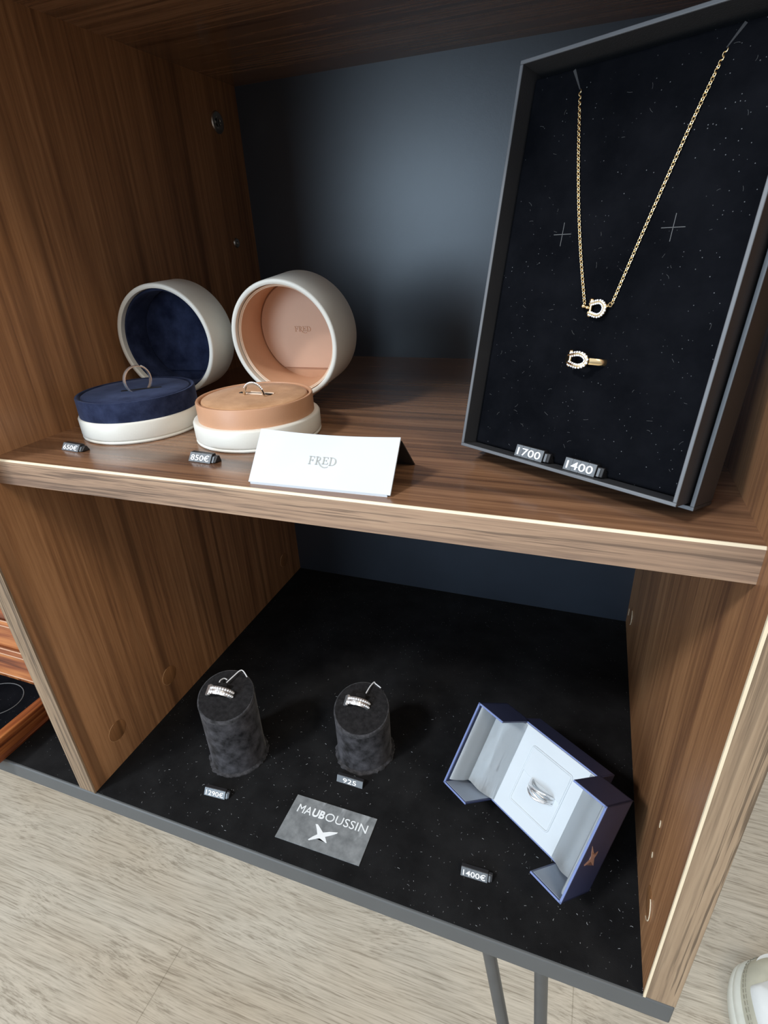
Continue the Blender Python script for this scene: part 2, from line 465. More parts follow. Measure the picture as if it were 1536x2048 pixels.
# ------------------------------------------------------------------ display cabinet
cab = thing('display_cabinet', 'walnut wood display cabinet with dark backboard on a black base and hairpin legs', 'cabinet', at(0, 0, 0))
bm = NB(); add_box(bm, -0.868, WI + 0.0158, -0.0008, DE + 0.004, -0.0172, -0.0006)
base = obj('base_plate', bm, 'base', cab, bevel=0.0010); base['label'] = 'charcoal grey base board'
bm = NB(); add_box(bm, -0.8675, WI + 0.0153, 0.0010, DE - 0.0002, -0.0008, 0.0)
felt = obj('felt_liner', bm, 'felt', base); felt['label'] = 'dusty black felt top'
bm = NB(); add_box(bm, -0.868, WI + 0.016, DE, DE + 0.004, 0.0, HT)
back = obj('back_panel', bm, 'navy_back', cab); back['label'] = 'dark slate blue back panel'


def side_panel(x0, x1, face):
    """face: x of the inner face that carries the bare strip, caps and fittings"""
    bm = NB(); add_box(bm, x0, x1, 0.0006, DE, 0.0, HT)
    p = obj('side_panel', bm, 'wood_v', cab)
    sgn = 1 if face > (x0 + x1) / 2 else -1
    bm = NB(); add_box(bm, x0, x1, -0.0002, 0.0006, 0.0, HT + 0.016)
    e = obj('edge_band', bm, 'edge_v', p, bevel=0.0003); e['label'] = 'pale taupe wood grain edge band'
    bm = NB()
    xa, xb = (face - 0.0010, face + 0.00025) if sgn > 0 else (face - 0.00025, face + 0.0010)
    add_box(bm, xa, xb, -0.0005, 0.0008, 0.0, HT)
    e = obj('edge_strip', bm, 'cream' if sgn < 0 else 'edge_v', p); e['label'] = 'cream line along the edge'
    return p, sgn


def disc_on(face, sgn, y, z, prof, name, mat, parent, seg=40):
    mx = Matrix.Translation((face, y, z)) @ Matrix.Rotation(sgn * PI / 2, 4, 'Y')
    bm = NB(); add_lathe(bm, prof, seg, mx); return obj(name, bm, mat, parent)


pl, sl = side_panel(-0.016, 0.0, 0.0)
prr, sr = side_panel(WI, WI + 0.016, WI)
side_panel(-0.432, -0.416, -0.416); side_panel(-0.868, -0.852, -0.852)
R0 = 0.0088
capp = [(0, 0.0004), (R0 - 0.0006, 0.00045), (R0, 0.0002), (R0 + 0.0002, -0.0006)]
for y, z in ((0.0349, 0.0324), (0.0993, 0.0345), (0.312, 0.033)):
    c = disc_on(0.0, 1, y, z, capp, 'cover_cap', 'cap', pl)
    bm = NB(); add_tube(bm, [(0.0002, y + R0 * math.cos(a), z + R0 * math.sin(a)) for a in [math.radians(100 + 10 * i) for i in range(17)]], 0.00022, 6)
    obj('cap_edge', bm, 'cap_edge', c)
for y, z in ((0.0330, 0.0310), (0.312, 0.033)):
    c = disc_on(WI, -1, y, z, capp, 'cover_cap', 'cap', prr)
    c['label'] = 'round wooden cover cap with a lifted pale edge'
    bm = NB(); add_tube(bm, [(WI - 0.0007, y + (R0 + .0002) * math.cos(a), z + (R0 + .0002) * math.sin(a)) for a in [math.radians(110 + 10 * i) for i in range(15)]], 0.0003, 6)
    obj('cap_edge', bm, 'cream', c)
# chipped veneer on the right panel
for y, z, l in ((0.0512, 0.0765, 0.0045), (0.0500, 0.0497, 0.0034), (0.336, 0.0207, 0.008)):
    bm = NB()
    add_prism(bm, [(-0.0007, -l / 2), (0.0002, -l * .45), (0.0009, -l * .1), (0.0004, l * .2), (0.0008, l * .5), (-0.0004, l * .35), (-0.0009, 0)], 0.0003,
              fr=lambda a, b, d, y=y, z=z: (WI - 0.0002 + d - 0.0002, y + a, z + b))
    c = obj('veneer_chip', bm, 'cream', prr); c['label'] = 'small pale chip in the veneer'
# metal connectors on the left panel near the back
f = disc_on(0.0, 1, 0.312, 0.484, [(0.0036, 0.0001), (0.0040, 0.0006), (0.0068, 0.0006), (0.0078, 0.0010), (0.0083, 0.0006), (0.0086, 0.0)], 'cam_fitting', 'zinc', pl)
f['label'] = 'round metal cam fitting'
disc_on(0.0, 1, 0.312, 0.484, [(0, 0.0002), (0.0068, 0.0003)], 'fitting_recess', 'hole_shade', f)
bm = NB(); add_box(bm, 0.0003, 0.0009, 0.312 - 0.0042, 0.312 + 0.0042, 0.484 - 0.0009, 0.484 + 0.0009); add_box(bm, 0.0003, 0.0009, 0.3111, 0.3129, 0.4798, 0.4882)
obj('cross_slot', bm, 'zinc', f)
f = disc_on(0.0, 1, 0.3131, 0.3888, [(0, 0.0002), (0.0014, 0.0002), (0.0015, 0.0012), (0.0036, 0.0010), (0.0044, 0.0)], 'screw', 'zinc', pl)
f['label'] = 'small metal screw'

bm = NB(); add_box(bm, 0.0, WI, IN + 0.0008, DE, HS - TS, HS)
sh = obj('shelf', bm, 'wood_h', cab)
bm = NB(); add_box(bm, 0.0, WI, IN, IN + 0.0008, HS - TS, HS - 0.0010)
e = obj('edge_band', bm, 'edge_h', sh); e['label'] = 'pale taupe wood grain edge band'
bm = NB(); add_prism(bm, [(IN, HS - 0.0010), (IN + 0.0008, HS - 0.0010), (IN + 0.0012, HS + 0.00005), (IN + 0.0007, HS + 0.00005)], WI, fr=lambda a, b, d: (d, a, b))
e = obj('edge_strip', bm, 'cream', sh); e['label'] = 'cream line along the edge'
bm = NB(); add_box(bm, -0.868, WI + 0.016, 0.0008, DE + 0.004, HT, HT + 0.016)
tpn = obj('top_panel', bm, 'wood_h', cab)
for xa, xb in ((-0.852, -0.432), (-0.416, -0.016), (0.0, WI)):
    bm = NB(); add_box(bm, xa, xb, 0.0, 0.0008, HT, HT + 0.016)
    e = obj('edge_band', bm, 'edge_h', tpn); e['label'] = 'pale taupe wood grain edge band'


def hairpin(cx, cy, s):
    bm = NB()
    xt0, xt1, xb = cx - 0.0225 * s, cx + 0.0225 * s, cx + 0.043 * s
    A, B = Vector((xt0, cy, -0.0172)), Vector((xt1, cy, -0.0172))
    L0, L1 = Vector((xb - 0.0065 * s, cy, FZ + 0.012)), Vector((xb + 0.0065 * s, cy, FZ + 0.012))
    pts = [A + (L0 - A) * (i / 6) for i in range(7)]
    pts += [Vector((xb - 0.0065 * s * math.cos(a), cy, FZ + 0.012 - 0.0065 * math.sin(a))) for a in [PI * i / 8 for i in range(1, 8)]]
    pts += [L1 + (B - L1) * (i / 6) for i in range(7)]
    add_tube(bm, pts, 0.0050, 14)
    l = obj('hairpin_leg', bm, 'steel_leg', cab); l['label'] = 'dark steel hairpin leg'
    bm = NB(); add_box(bm, cx - 0.045, cx + 0.045, cy - 0.018, cy + 0.018, -0.0196, -0.0172); obj('mounting_plate', bm, 'steel_leg', l)


hairpin(0.3205, 0.040, 1); hairpin(0.3205, 0.300, 1); hairpin(-0.775, 0.040, -1); hairpin(-0.775, 0.300, -1)


# ------------------------------------------------------------------ round ring boxes on the shelf
def round_box(mx, R, h1, r2, h2, ly, lz, el, ld, label, wall, cushion, disc, logo):
    t = thing('ring_box', label, 'ring box', mx, 'open round ring boxes on the shelf')
    bm = NB()
    add_lathe(bm, [(0, 0.0002), (R - 0.0012, 0.0), (R - 0.0003, 0.0006), (R, 0.0013), (R - 0.0002, 0.0019), (R - 0.0009, 0.0022), (R - 0.0003, 0.0026), (R, 0.0034),
                   (R, h1 - 0.0012), (R - 0.0005, h1 - 0.0003), (R - 0.0014, h1), (r2 - 0.0006, h1 - 0.0001), (r2 - 0.0008, h1 - 0.003), (0, h1 - 0.003)], 96)
    b = obj('base', bm, 'ivory', t, smooth=50); b['label'] = 'ivory leatherette base'
    bm = NB(); hc = h2 - 0.0002; rw = 0.0022
    add_lathe(bm, [(r2 - rw, h1 - 0.0028), (r2, h1 - 0.0028), (r2, h2 - 0.0008), (r2 - 0.0004, h2 - 0.0001), (r2 - 0.0011, h2), (r2 - rw + 0.0003, h2 - 0.0002), (r2 - rw, h2 - 0.0008)], 96, closed=True)
    obj('insert_wall', bm, wall, t, smooth=50)
    bm = NB(); rc = r2 - rw - 0.0009
    add_lathe(bm, [(0, hc + 0.0003), (rc * 0.6, hc + 0.0002), (rc - 0.0012, hc), (rc - 0.0003, hc - 0.0005), (rc, hc - 0.0014), (rc, h1 - 0.0029), (0, h1 - 0.0029)], 96)
    cu = obj('cushion', bm, cushion, t, smooth=60)
    # lid, built along its own axis (opening towards +z of the lathe), hinged at the back
    ax = Vector((0, -math.cos(el), math.sin(el))); upv = Vector((0, math.sin(el), math.cos(el)))
    lm = frame((0, ly, lz), Vector((-1, 0, 0)) if False else upv.cross(ax), upv, ax)
    wth = 0.0032
    bm = NB()
    add_lathe(bm, [(0, -ld), (R - 0.0014, -ld), (R - 0.0004, -ld + 0.0004), (R, -ld + 0.0014), (R, -0.0012), (R - 0.0003, -0.0004), (R - 0.0010, 0), (R - wth + 0.0008, 0),
                   (R - wth, -0.0006), (R - wth, -ld + 0.002), (0, -ld + 0.002)], 96, lm)
    lid = obj('lid', bm, 'ivory', t, smooth=50); lid['label'] = 'ivory leatherette lid standing open'
    bm = NB(); r3 = R - wth - 0.0002; d0 = 0.0042
    add_lathe(bm, [(r3, -d0), (r3 - 0.0012, -d0 + 0.0002), (r3 - 0.0017, -d0 - 0.0004), (r3 - 0.0019, -ld + 0.0042), (0, -ld + 0.0040), (0, -ld + 0.0034), (r3, -ld + 0.0034)], 96, lm, closed=True)
    obj('lid_lining', bm, wall, lid, smooth=50)
    if disc == 'tan_disc':
        bm = NB(); add_lathe(bm, [(r3 - 0.0017, -d0 - 0.0002), (r3 - 0.0004, -d0 + 0.0006), (r3 - 0.0004, -d0 - .0006), (r3 - 0.0018, -d0 - 0.0008)], 96, lm, closed=True); obj('lining_rim', bm, 'tan_edge', lid)
    bm = NB(); rd = r3 - 0.0026
    cut = -0.80 * rd
    a0 = math.degrees(math.asin(cut / rd))
    out = arc(0, 0, rd, a0, 180 - a0, 60)
    add_prism(bm, out, 0.0014, fr=lambda a, b, d: lm @ Vector((a, b, d)), d0=-ld + 0.0042)
    dd = obj('lid_disc', bm, disc, lid, bevel=0.0004)
    # hinge flap running from the base up into the lid
    bm = NB()
    pr = [(r2 - 0.004, h1 + 0.0002), (R - 0.0008, h1 + 0.0003), (ly + 0.0010, lz - R + 0.0034), (ly + ld - 0.006, lz - R + 0.0052)]
    A = [bm.verts.new((sx * 0.016, y, z)) for y, z in pr for sx in (-1, 1)]; B = [bm.verts.new((sx * 0.016, y, z - 0.0009)) for y, z in pr for sx in (-1, 1)]
    for i in range(len(pr) - 1):
        j = 2 * i
        bm.faces.new((A[j], A[j + 1], A[j + 3], A[j + 2])); bm.faces.new((B[j], B[j + 2], B[j + 3], B[j + 1]))
        bm.faces.new((A[j], A[j + 2], B[j + 2], B[j])); bm.faces.new((A[j + 1], B[j + 1], B[j + 3], A[j + 3]))
    bm.faces.new((A[0], B[0], B[1], A[1])); bm.faces.new((A[-2], A[-1], B[-1], B[-2]))
    obj('hinge_flap', bm, wall, t)
    if logo:
        bm = move_bm(serif_logo_bm(0.0036, 0.0003), lm @ Matrix.Translation((0, -0.0005, -ld + 0.0056)))
        g = obj('embossed_lettering', bm, 'tan', dd, smooth=0); g['label'] = 'embossed roman capitals with a sweeping tail'
    return t, cu, hc


b2, cu2, hc2 = round_box(at(0.1396, 0.0991, HS, math.radians(0.4)), 0.0391, 0.0133, 0.0357, 0.0246, 0.0417, 0.0491, -0.0908, 0.0357,
                         'open round ivory ring box with a tan leather inside, beside the white card', 'tan', 'tan_suede', 'tan_disc', True)
b1, cu1, hc1 = round_box(at(0.0517, 0.0938, HS, math.radians(3.9)), 0.0384, 0.0138, 0.0372, 0.0260, 0.0387, 0.0497, -0.0274, 0.0300,
                         'open round ivory ring box with a navy suede inside, by the left panel', 'navy_suede', 'navy_suede', 'navy_suede', False)
# slots in the cushions: flat strips, the shade inside painted dark
SA2 = math.radians(-3)
bm = NB(); add_box(bm, -0.0130, 0.0105, -0.0014, 0.0011, -0.0004, 0.00035)
move_bm(bm, at(0.0008, 0.0022, hc2 + 0.0002, SA2)); s2 = obj('ring_slot', bm, 'hole_shade', cu2)
bm = NB()
add_tube(bm, [(-0.0060 + .017 * i / 8, 0.0019, 0.0002) for i in range(9)], 0.0006, 8); add_tube(bm, [(-0.0068 + .0125 * i / 8, -0.0020, 0.0003) for i in range(9)], 0.0006, 8)
move_bm(bm, at(0.0008, 0.0022, hc2 + 0.0002, SA2)); o = obj('slot_lip', bm, 'tan_edge', cu2); o['label'] = 'pale edges of the ring slot'
SA1 = math.radians(36)
bm = NB(); add_box(bm, -0.0125, 0.0125, -0.0012, 0.0012, -0.0004, 0.00035)
move_bm(bm, at(0.0048, -0.0005, hc1 + 0.0002, SA1 - 0.068)); obj('ring_slot', bm, 'hole_shade', cu1)


def band_ring(name, label, mx, R, w, thick, mat, group=None, stones=None, rows=1, span=(20, 160)):
    """a finger ring standing in the local xz plane, its axis along local y"""
    t = thing(name, label, 'ring', mx, group)
    bm = NB()
    add_lathe(bm, [(R - thick, -w / 2), (R - thick * .2, -w / 2), (R, -w / 4), (R, w / 4), (R - thick * .2, w / 2), (R - thick, w / 2), (R - thick * 1.1, 0)], 72,
              Matrix.Rotation(PI / 2, 4, 'X'), closed=True)
    obj('band', bm, mat, t)
    if stones:
        bm = NB(); n = stones
        for i in range(n):
            a = math.radians(span[0] + (span[1] - span[0]) * i / (n - 1))
            for r_ in range(rows):
                yy = (r_ - (rows - 1) / 2) * (w / rows) * 0.95
                c = Vector(((R + .0001) * math.cos(a), yy, (R + .0001) * math.sin(a)))
                bmesh.ops.create_icosphere(bm, subdivisions=1, radius=min(w / rows * .45, R * math.radians(span[1] - span[0]) / n * .52), matrix=Matrix.Translation(c))
        g = obj('pave_stones', bm, 'diamond', t, smooth=0); g['label'] = 'row of small clear stones'
    return t


def deg(a): return math.radians(a)


# ring in the navy box: an almost full hoop, two fine bands; ring in the tan box: a half hoop
band_ring('ring', 'thin silver hoop ring standing in the navy suede cushion', at(0.0562, 0.0926, HS + hc1 + 0.0066, SA1 + 0.60) @ Matrix.Rotation(deg(9), 4, 'Y'), 0.0094, 0.0026, 0.0009, 'silver',
          stones=9, span=(25, 70))
band_ring('ring', 'thin pale gold ring half sunk in the tan suede cushion', at(0.1412, 0.0962, HS + hc2 + 0.0001, deg(-6)), 0.0082, 0.0017, 0.0010, 'pale_gold', stones=14, span=(35, 145))


# ------------------------------------------------------------------ white name card on an easel
t = thing('name_card', 'white card with grey lettering leaning on a black easel, front of the shelf', 'card', at(0.1784, 0.0263, HS, deg(1.26)))
bm = NB(); CW, CH, LE = 0.0749, 0.0286, deg(43)
nx, ny = 24, 8
cpt = lambda i, j, th: Vector((CW * i / nx, 0, 0)) + Vector((0, math.sin(LE), math.cos(LE))) * (CH * j / ny - 0.0009 * math.sin(PI * min(1, i / nx)) * (j / ny)) + \
    Vector((0, -math.cos(LE), math.sin(LE))) * (0.0016 + th + 0.0009 * (2 * i / nx - 1) ** 2 * (j / ny))
G = [[bm.verts.new(cpt(i, j, 0.0)) for j in range(ny + 1)] for i in range(nx + 1)]; K = [[bm.verts.new(cpt(i, j, -0.0009)) for j in range(ny + 1)] for i in range(nx + 1)]
for i in range(nx):
    for j in range(ny):
        bm.faces.new((G[i][j], G[i + 1][j], G[i + 1][j + 1], G[i][j + 1])); bm.faces.new((K[i][j], K[i][j + 1], K[i + 1][j + 1], K[i + 1][j]))
for i in range(nx):
    bm.faces.new((G[i][0], K[i][0], K[i + 1][0], G[i + 1][0])); bm.faces.new((G[i][ny], G[i + 1][ny], K[i + 1][ny], K[i][ny]))
for j in range(ny):
    bm.faces.new((G[0][j], G[0][j + 1], K[0][j + 1], K[0][j])); bm.faces.new((G[nx][j], K[nx][j], K[nx][j + 1], G[nx][j + 1]))
fp = obj('front_panel', bm, 'card', t)
tilt = frame((CW * 0.50, 0, 0), (1, 0, 0), (0, math.sin(LE), math.cos(LE)), (0, -math.cos(LE), math.sin(LE)))
bm = move_bm(serif_logo_bm(0.0042, 0.00016), tilt @ Matrix.Translation((0, CH * 0.415, 0.00165)))
g = obj('lettering', bm, 'grey_ink', fp, smooth=0); g['label'] = 'grey roman capitals with a sweeping tail'
bm = NB()
add_prism(bm, [(0.0, 0.0), (0.0012, 0.0), (0.0197, 0.0198), (0.0190, 0.0204)], CW - 0.001, fr=lambda a, b, d: (d + 0.0005, a, b))
add_prism(bm, [(0.0188, 0.0205), (0.0200, 0.0201), (0.0412, 0.0), (0.0400, 0.0)], CW - 0.001, fr=lambda a, b, d: (d + 0.0008, a, b))
o = obj('easel_back', bm, 'black_card', t); o['label'] = 'black folded easel behind the card'
bm = NB(); add_box(bm, 0.001, CW - 0.0015, -0.0012, 0.0008, 0.0, 0.0012); obj('front_lip', bm, 'card', t)


# ------------------------------------------------------------------ price tags
def price_tag(txt, label, mx, w, h, lean, cap, grp='small price tags', tx=(0.085, 0.84)):
    t = thing('price_tag', label, 'price tag', mx, grp)
    L = deg(lean); sy, sz = h * math.sin(L), h * math.cos(L)
    bm = NB(); add_prism(bm, [(0.0002, 0), (0.0072, 0), (sy + 0.0026, sz - 0.0001), (sy + 0.0002, sz)], w, fr=lambda a, b, d: (d, a, b))
    obj('body', bm, 'black_plastic', t, bevel=0.00015)
    fr = frame((0, 0, 0), (1, 0, 0), (0, math.sin(L), math.cos(L)), (0, -math.cos(L), math.sin(L)))
    n = max(3, len(txt)); bm = NB(); g = 0.00012
    for i in range(n): add_box(bm, w * i / n + g / 2, w * (i + 1) / n - g / 2, 0.0002, h - 0.0001, -0.0003, 0.0002, fr)
    o = obj('digit_tiles', bm, 'gloss_grey', t); o['label'] = 'front of the black digit tiles, gloss painted in grey'
    b = text_bm(txt, w * tx[1], h * 0.62, 0.0003, bold=0.008)
    move_bm(b, fr @ Matrix.Translation((w * tx[0], h * 0.17, 0.00018)))
    o = obj('numerals', b, 'white_digit', t, smooth=0); o['label'] = 'white price numerals'
    if cap:
        bm = NB(); add_prism(bm, [(0.0010, 0.0006), (0.0066, 0.0), (sy + 0.0022, sz - 0.0009), (sy + 0.0006, sz - 0.0009)], 0.0030, fr=lambda a, b, d: (w + d, a, b))
        c = obj('end_cap', bm, 'black_plastic', t, bevel=0.0003)
        bm = NB(); add_box(bm, w + 0.0006, w + 0.0017, 0.0009, h - 0.0012, -0.0009, -0.0002, fr); o = obj('cap_face', bm, 'gloss_grey', c)
    return t


price_tag('650€', 'price tag reading 650€ in front of the navy lined round box', at(0.0325, 0.0425, HS, deg(-6)), 0.0148, 0.0050, 36, True)
price_tag('850€', 'price tag reading 850€ in front of the tan lined round box', at(0.1263, 0.0446, HS, deg(-4)), 0.0152, 0.0056, 36, True)
price_tag('1290€', 'price tag reading 1290€ in front of the taller velvet ring stand', at(0.0850, 0.0263, 0, deg(4)), 0.0183, 0.0060, 36, True)
price_tag('925', 'price tag reading 925 in front of the shorter velvet ring stand', at(0.1800, 0.0697, 0, deg(-0.3)), 0.0222, 0.0057, 27, False, tx=(0.24, 0.52))
price_tag('1400€', 'price tag reading 1400€ in front of the navy ring case', at(0.2893, 0.0308, 0, deg(1.5)), 0.0178, 0.0060, 31, True)


# ------------------------------------------------------------------ black necklace box
U, UPV, NV = Vector((0.87997, -0.47503, 0)), Vector((0.0988, 0.18303, 0.97813)), Vector((-0.46464, -0.86073, 0.20799))
BF = frame((0.27455, 0.07715, 0.28699), U, UPV, NV)          # local: x across, y up the lid, z out to the front
BW, BH, PD = 0.1076, 0.1648, -0.0090
t = thing('necklace_box', 'tall open charcoal jewellery box with black velvet pad leaning at the right', 'jewellery box', BF)


def ring_frame(bm, x0, x1, y0, y1, th, z0, z1):
    add_box(bm, x0, x1, y0, y0 + th, z0, z1); add_box(bm, x0, x1, y1 - th, y1, z0, z1)
    add_box(bm, x0, x0 + th, y0 + th, y1 - th, z0, z1); add_box(bm, x1 - th, x1, y0 + th, y1 - th, z0, z1)


bm = NB(); ring_frame(bm, 0, BW, 0, BH, 0.0016, -0.030, -0.0004); add_box(bm, 0.001, BW - 0.001, 0.001, BH - 0.001, -0.030, -0.028)
tr = obj('tray', bm, 'box_paper', t); tr['label'] = 'charcoal paper covered tray'
bm = NB(); ring_frame(bm, 0, BW, 0, BH, 0.00155, -0.0006, 0.0)
o = obj('tray_lip', bm, 'box_lip', tr, bevel=0.0003); o['label'] = 'grey front edge of the tray'
bm = NB(); x0, y0, e = -0.0026, -0.0026, 0.0016
ring_frame(bm, x0, BW - x0, y0, BH - y0, e, -0.0335, -0.0130); add_box(bm, x0 + .001, BW - x0 - .001, y0 + .001, BH - y0 - .001, -0.0335, -0.0312)
o = obj('outer_shell', bm, 'box_paper', t, bevel=0.0004); o['label'] = 'charcoal outer shell behind the tray'
bm = NB(); ring_frame(bm, x0, BW - x0, y0, BH - y0, e, -0.0131, -0.0126); obj('shell_lip', bm, 'box_lip', o, bevel=0.0002)
bm = NB(); add_box(bm, 0.0022, BW - 0.0022, 0.0018, BH - 0.0040, -0.028, PD)
pad = obj('velvet_pad', bm, 'pad_velvet', t, bevel=0.0012, segs=3); pad['label'] = 'black velvet pad specked with lint'
for cx, cy, sx, sy in ((0.0302, 0.0989, 0.0042, 0.0046), (0.0766, 0.0994, 0.0044, 0.0048)):
    bm = NB(); c, s = math.cos(-0.06), math.sin(-0.06)
    add_box(bm, -sx, sx, -0.00012, 0.00012, 0, 0.00008); add_box(bm, -0.00012, 0.00012, -sy, sy, 0, 0.00008)
    move_bm(bm, Matrix.Translation((cx, cy, PD + .00002)))
    o = obj('chalk_cross', bm, 'chalk', pad); o['label'] = 'faint chalk cross on the velvet'
for P0, P1 in (((0.0212, 0.1600), (0.0255, 0.1525)), ((0.0838, 0.1600), (0.0795, 0.1540))):
    bm = NB(); add_prism(bm, ribbon([P0, ((P0[0] + P1[0]) / 2, (P0[1] + P1[1]) / 2), P1], [.0012, .0008, .0004]), 0.00008, d0=PD + .00002)
    o = obj('chain_slit', bm, 'slit', pad); o['label'] = 'dusty slit in the velvet'
bm = NB()
for i in range(70):
    x, y = random.uniform(.006, BW - .006), random.uniform(.004, BH - .008); a = random.uniform(0, PI); l = random.uniform(.0006, .0024)
    k = random.uniform(-.6, .6)
    pts = [(x + l * q * math.cos(a + k * q), y + l * q * math.sin(a + k * q), PD + .0001) for q in (0, .33, .66, 1)]
    add_tube(bm, pts, 0.000045, 4)
o = obj('lint', bm, 'chalk', pad); o['kind'] = 'stuff'; o['label'] = 'pale lint fibres'


def horseshoe_pts(cx, cy, L, Wd, z, zf=lambda x: 0):
    """open towards -x"""
    P = []
    prof = [(-.50, .30), (-.34, .36), (-.12, .44), (.08, .49), (.24, .46), (.37, .36), (.46, .20), (.50, 0)]
    full = prof + [(a, -b) for a, b in prof[-2::-1]]
    for a, b in full:
        x = cx + a * L; P.append((x, cy + b * Wd, z + zf(x)))
    return P


def smooth_pts(P, n=5):
    out = []
    for i in range(len(P) - 1):
        p0, p1, p2, p3 = [Vector(P[max(0, min(len(P) - 1, i + k))]) for k in (-1, 0, 1, 2)]
        for j in range(n):
            s = j / n
            out.append(0.5 * ((2 * p1) + (p2 - p0) * s + (2 * p0 - 5 * p1 + 4 * p2 - p3) * s * s + (3 * p1 - p0 - 3 * p2 + p3) * s ** 3))
    return out + [Vector(P[-1])]


def horseshoe(t, cx, cy, L, Wd, z, r, zf=lambda x: 0):
    P = smooth_pts(horseshoe_pts(cx, cy, L, Wd, z, zf))
    bm = NB(); add_tube(bm, P, r, 10)
    hs = obj('horseshoe', bm, 'gold', t)
    bm = NB()
    acc = 0
    for i in range(1, len(P) - 1):
        acc += (P[i] - P[i - 1]).length
        if acc > r * 0.80:
            acc = 0
            tg = (P[i + 1] - P[i - 1]).normalized(); sd = tg.cross(Vector((0, 0, 1))).normalized()
            for k in (-.52, .52):
                bmesh.ops.create_icosphere(bm, subdivisions=1, radius=r * .50, matrix=Matrix.Translation(P[i] + sd * (k * r) + Vector((0, 0, r * .62))))
    o = obj('pave_stones', bm, 'diamond', hs, smooth=0); o['label'] = 'small clear stones set along the horseshoe'
    xb = cx - .42 * L
    bm = NB(); add_tube(bm, [(xb, cy - Wd * .46, z + zf(xb)), (xb, cy + Wd * .50, z + zf(xb))], r * .62, 10)
    add_ball(bm, (xb, cy + Wd * .56, z + zf(xb)), r * 1.0); add_ball(bm, (xb, cy - Wd * .48, z + zf(xb)), r * .85)
    obj('shackle_bar', bm, 'gold', t)


t = thing('necklace', 'gold chain necklace with a small horseshoe pendant on the black velvet', 'necklace', BF)
PX, PY, PZ = 0.0541, 0.0699, PD + 0.0016


def chain(P):
    bm = NB(); P = smooth_pts(P, 40); pitch = 0.00116
    d = [0]
    for a, b in zip(P, P[1:]): d.append(d[-1] + (b - a).length)
    n = int(d[-1] / pitch)
    for i in range(n):
        s = (i + .5) * d[-1] / n; k = max(j for j in range(len(d)) if d[j] <= s); k = min(k, len(P) - 2)
        c = P[k].lerp(P[k + 1], (s - d[k]) / max(1e-9, d[k + 1] - d[k])); tg = (P[k + 1] - P[k]).normalized()
        side = Vector((-tg.y, tg.x, 0)).normalized(); out = Vector((0, 0, 1))
        w = (side * .94 + out * .34) if i % 2 == 0 else (side * .62 - out * .78)
        pts = [c + tg * (0.00082 * math.cos(q)) + w * (0.00054 * math.sin(q)) for q in [2 * PI * j / 12 for j in range(12)]]
        add_tube(bm, pts, 0.00019, 6, closed=True)
    return bm


zc = PD + 0.0007
o = obj('chain', chain([(0.0255, 0.1525, PD - .0002), (0.0300, 0.1330, zc), (0.0352, 0.1116, zc), (0.0412, 0.0910, zc), (0.0480, 0.0708, zc)]), 'gold', t); o['label'] = 'left strand of gold chain'
o = obj('chain', chain([(0.0797, 0.1540, PD - .0002), (0.0748, 0.1350, zc), (0.0700, 0.1155, zc), (0.0648, 0.0935, zc), (0.0599, 0.0718, zc)]), 'gold', t); o['label'] = 'right strand of gold chain'
horseshoe(t, PX + .0002, PY - .0003, 0.0068, 0.0056, PZ, 0.00105)
bm = NB(); add_ball(bm, (0.0480, 0.0704, PZ), 0.0010); add_ball(bm, (0.0499, 0.0699, PZ), 0.0009)
add_tube(bm, [(0.0478, .0704, PZ), (0.0510, .0697, PZ)], 0.0005, 8)
o = obj('pendant_end', bm, 'gold', t)
bm = NB(); add_tube(bm, [(0.0578, .0704, PZ), (0.0590, .0711, PZ)], 0.0007, 8)
add_tube(bm, [(0.0596 + .0008 * math.cos(q), .0715 + .0008 * math.sin(q), PZ - .0003) for q in [2 * PI * j / 12 for j in range(12)]], 0.00022, 6, closed=True)
obj('jump_ring', bm, 'gold', t)

t = thing('horseshoe_ring', 'gold ring with a stone set horseshoe sunk in the black velvet', 'ring', BF)
RC, RR = (0.0535, -0.0142), 0.0105
zf = lambda x: math.sqrt(max(1e-9, RR ** 2 - (x - RC[0]) ** 2)) + RC[1]
bm = NB()
pts = [(RC[0] + RR * math.cos(a), 0.0485, RC[1] + RR * math.sin(a)) for a in [deg(122 + 308 * j / 56) for j in range(57)]]
add_tube(bm, pts, 0.00055, 10)
for v in bm.verts: v.co.y = 0.0485 + (v.co.y - 0.0485) * 2.5
for v in bm.verts: v.co.y += (v.co.x - RC[0]) * 0.02
obj('band', bm, 'gold', t)
horseshoe(t, 0.0525, 0.0486, 0.0088, 0.0052, 0.0006, 0.00115, zf)

price_tag('1700', 'price tag reading 1700 at the bottom of the necklace box', BF @ frame((0.0305, 0.0016, -0.0035), (1, 0, 0), (0, 0, -1), (0, 1, 0)), 0.0150, 0.0057, 12, True)
price_tag('1400', 'price tag reading 1400 at the bottom of the necklace box', BF @ frame((0.0567, 0.0016, -0.0035), (1, 0, 0), (0, 0, -1), (0, 1, 0)), 0.0150, 0.0057, 12, True)


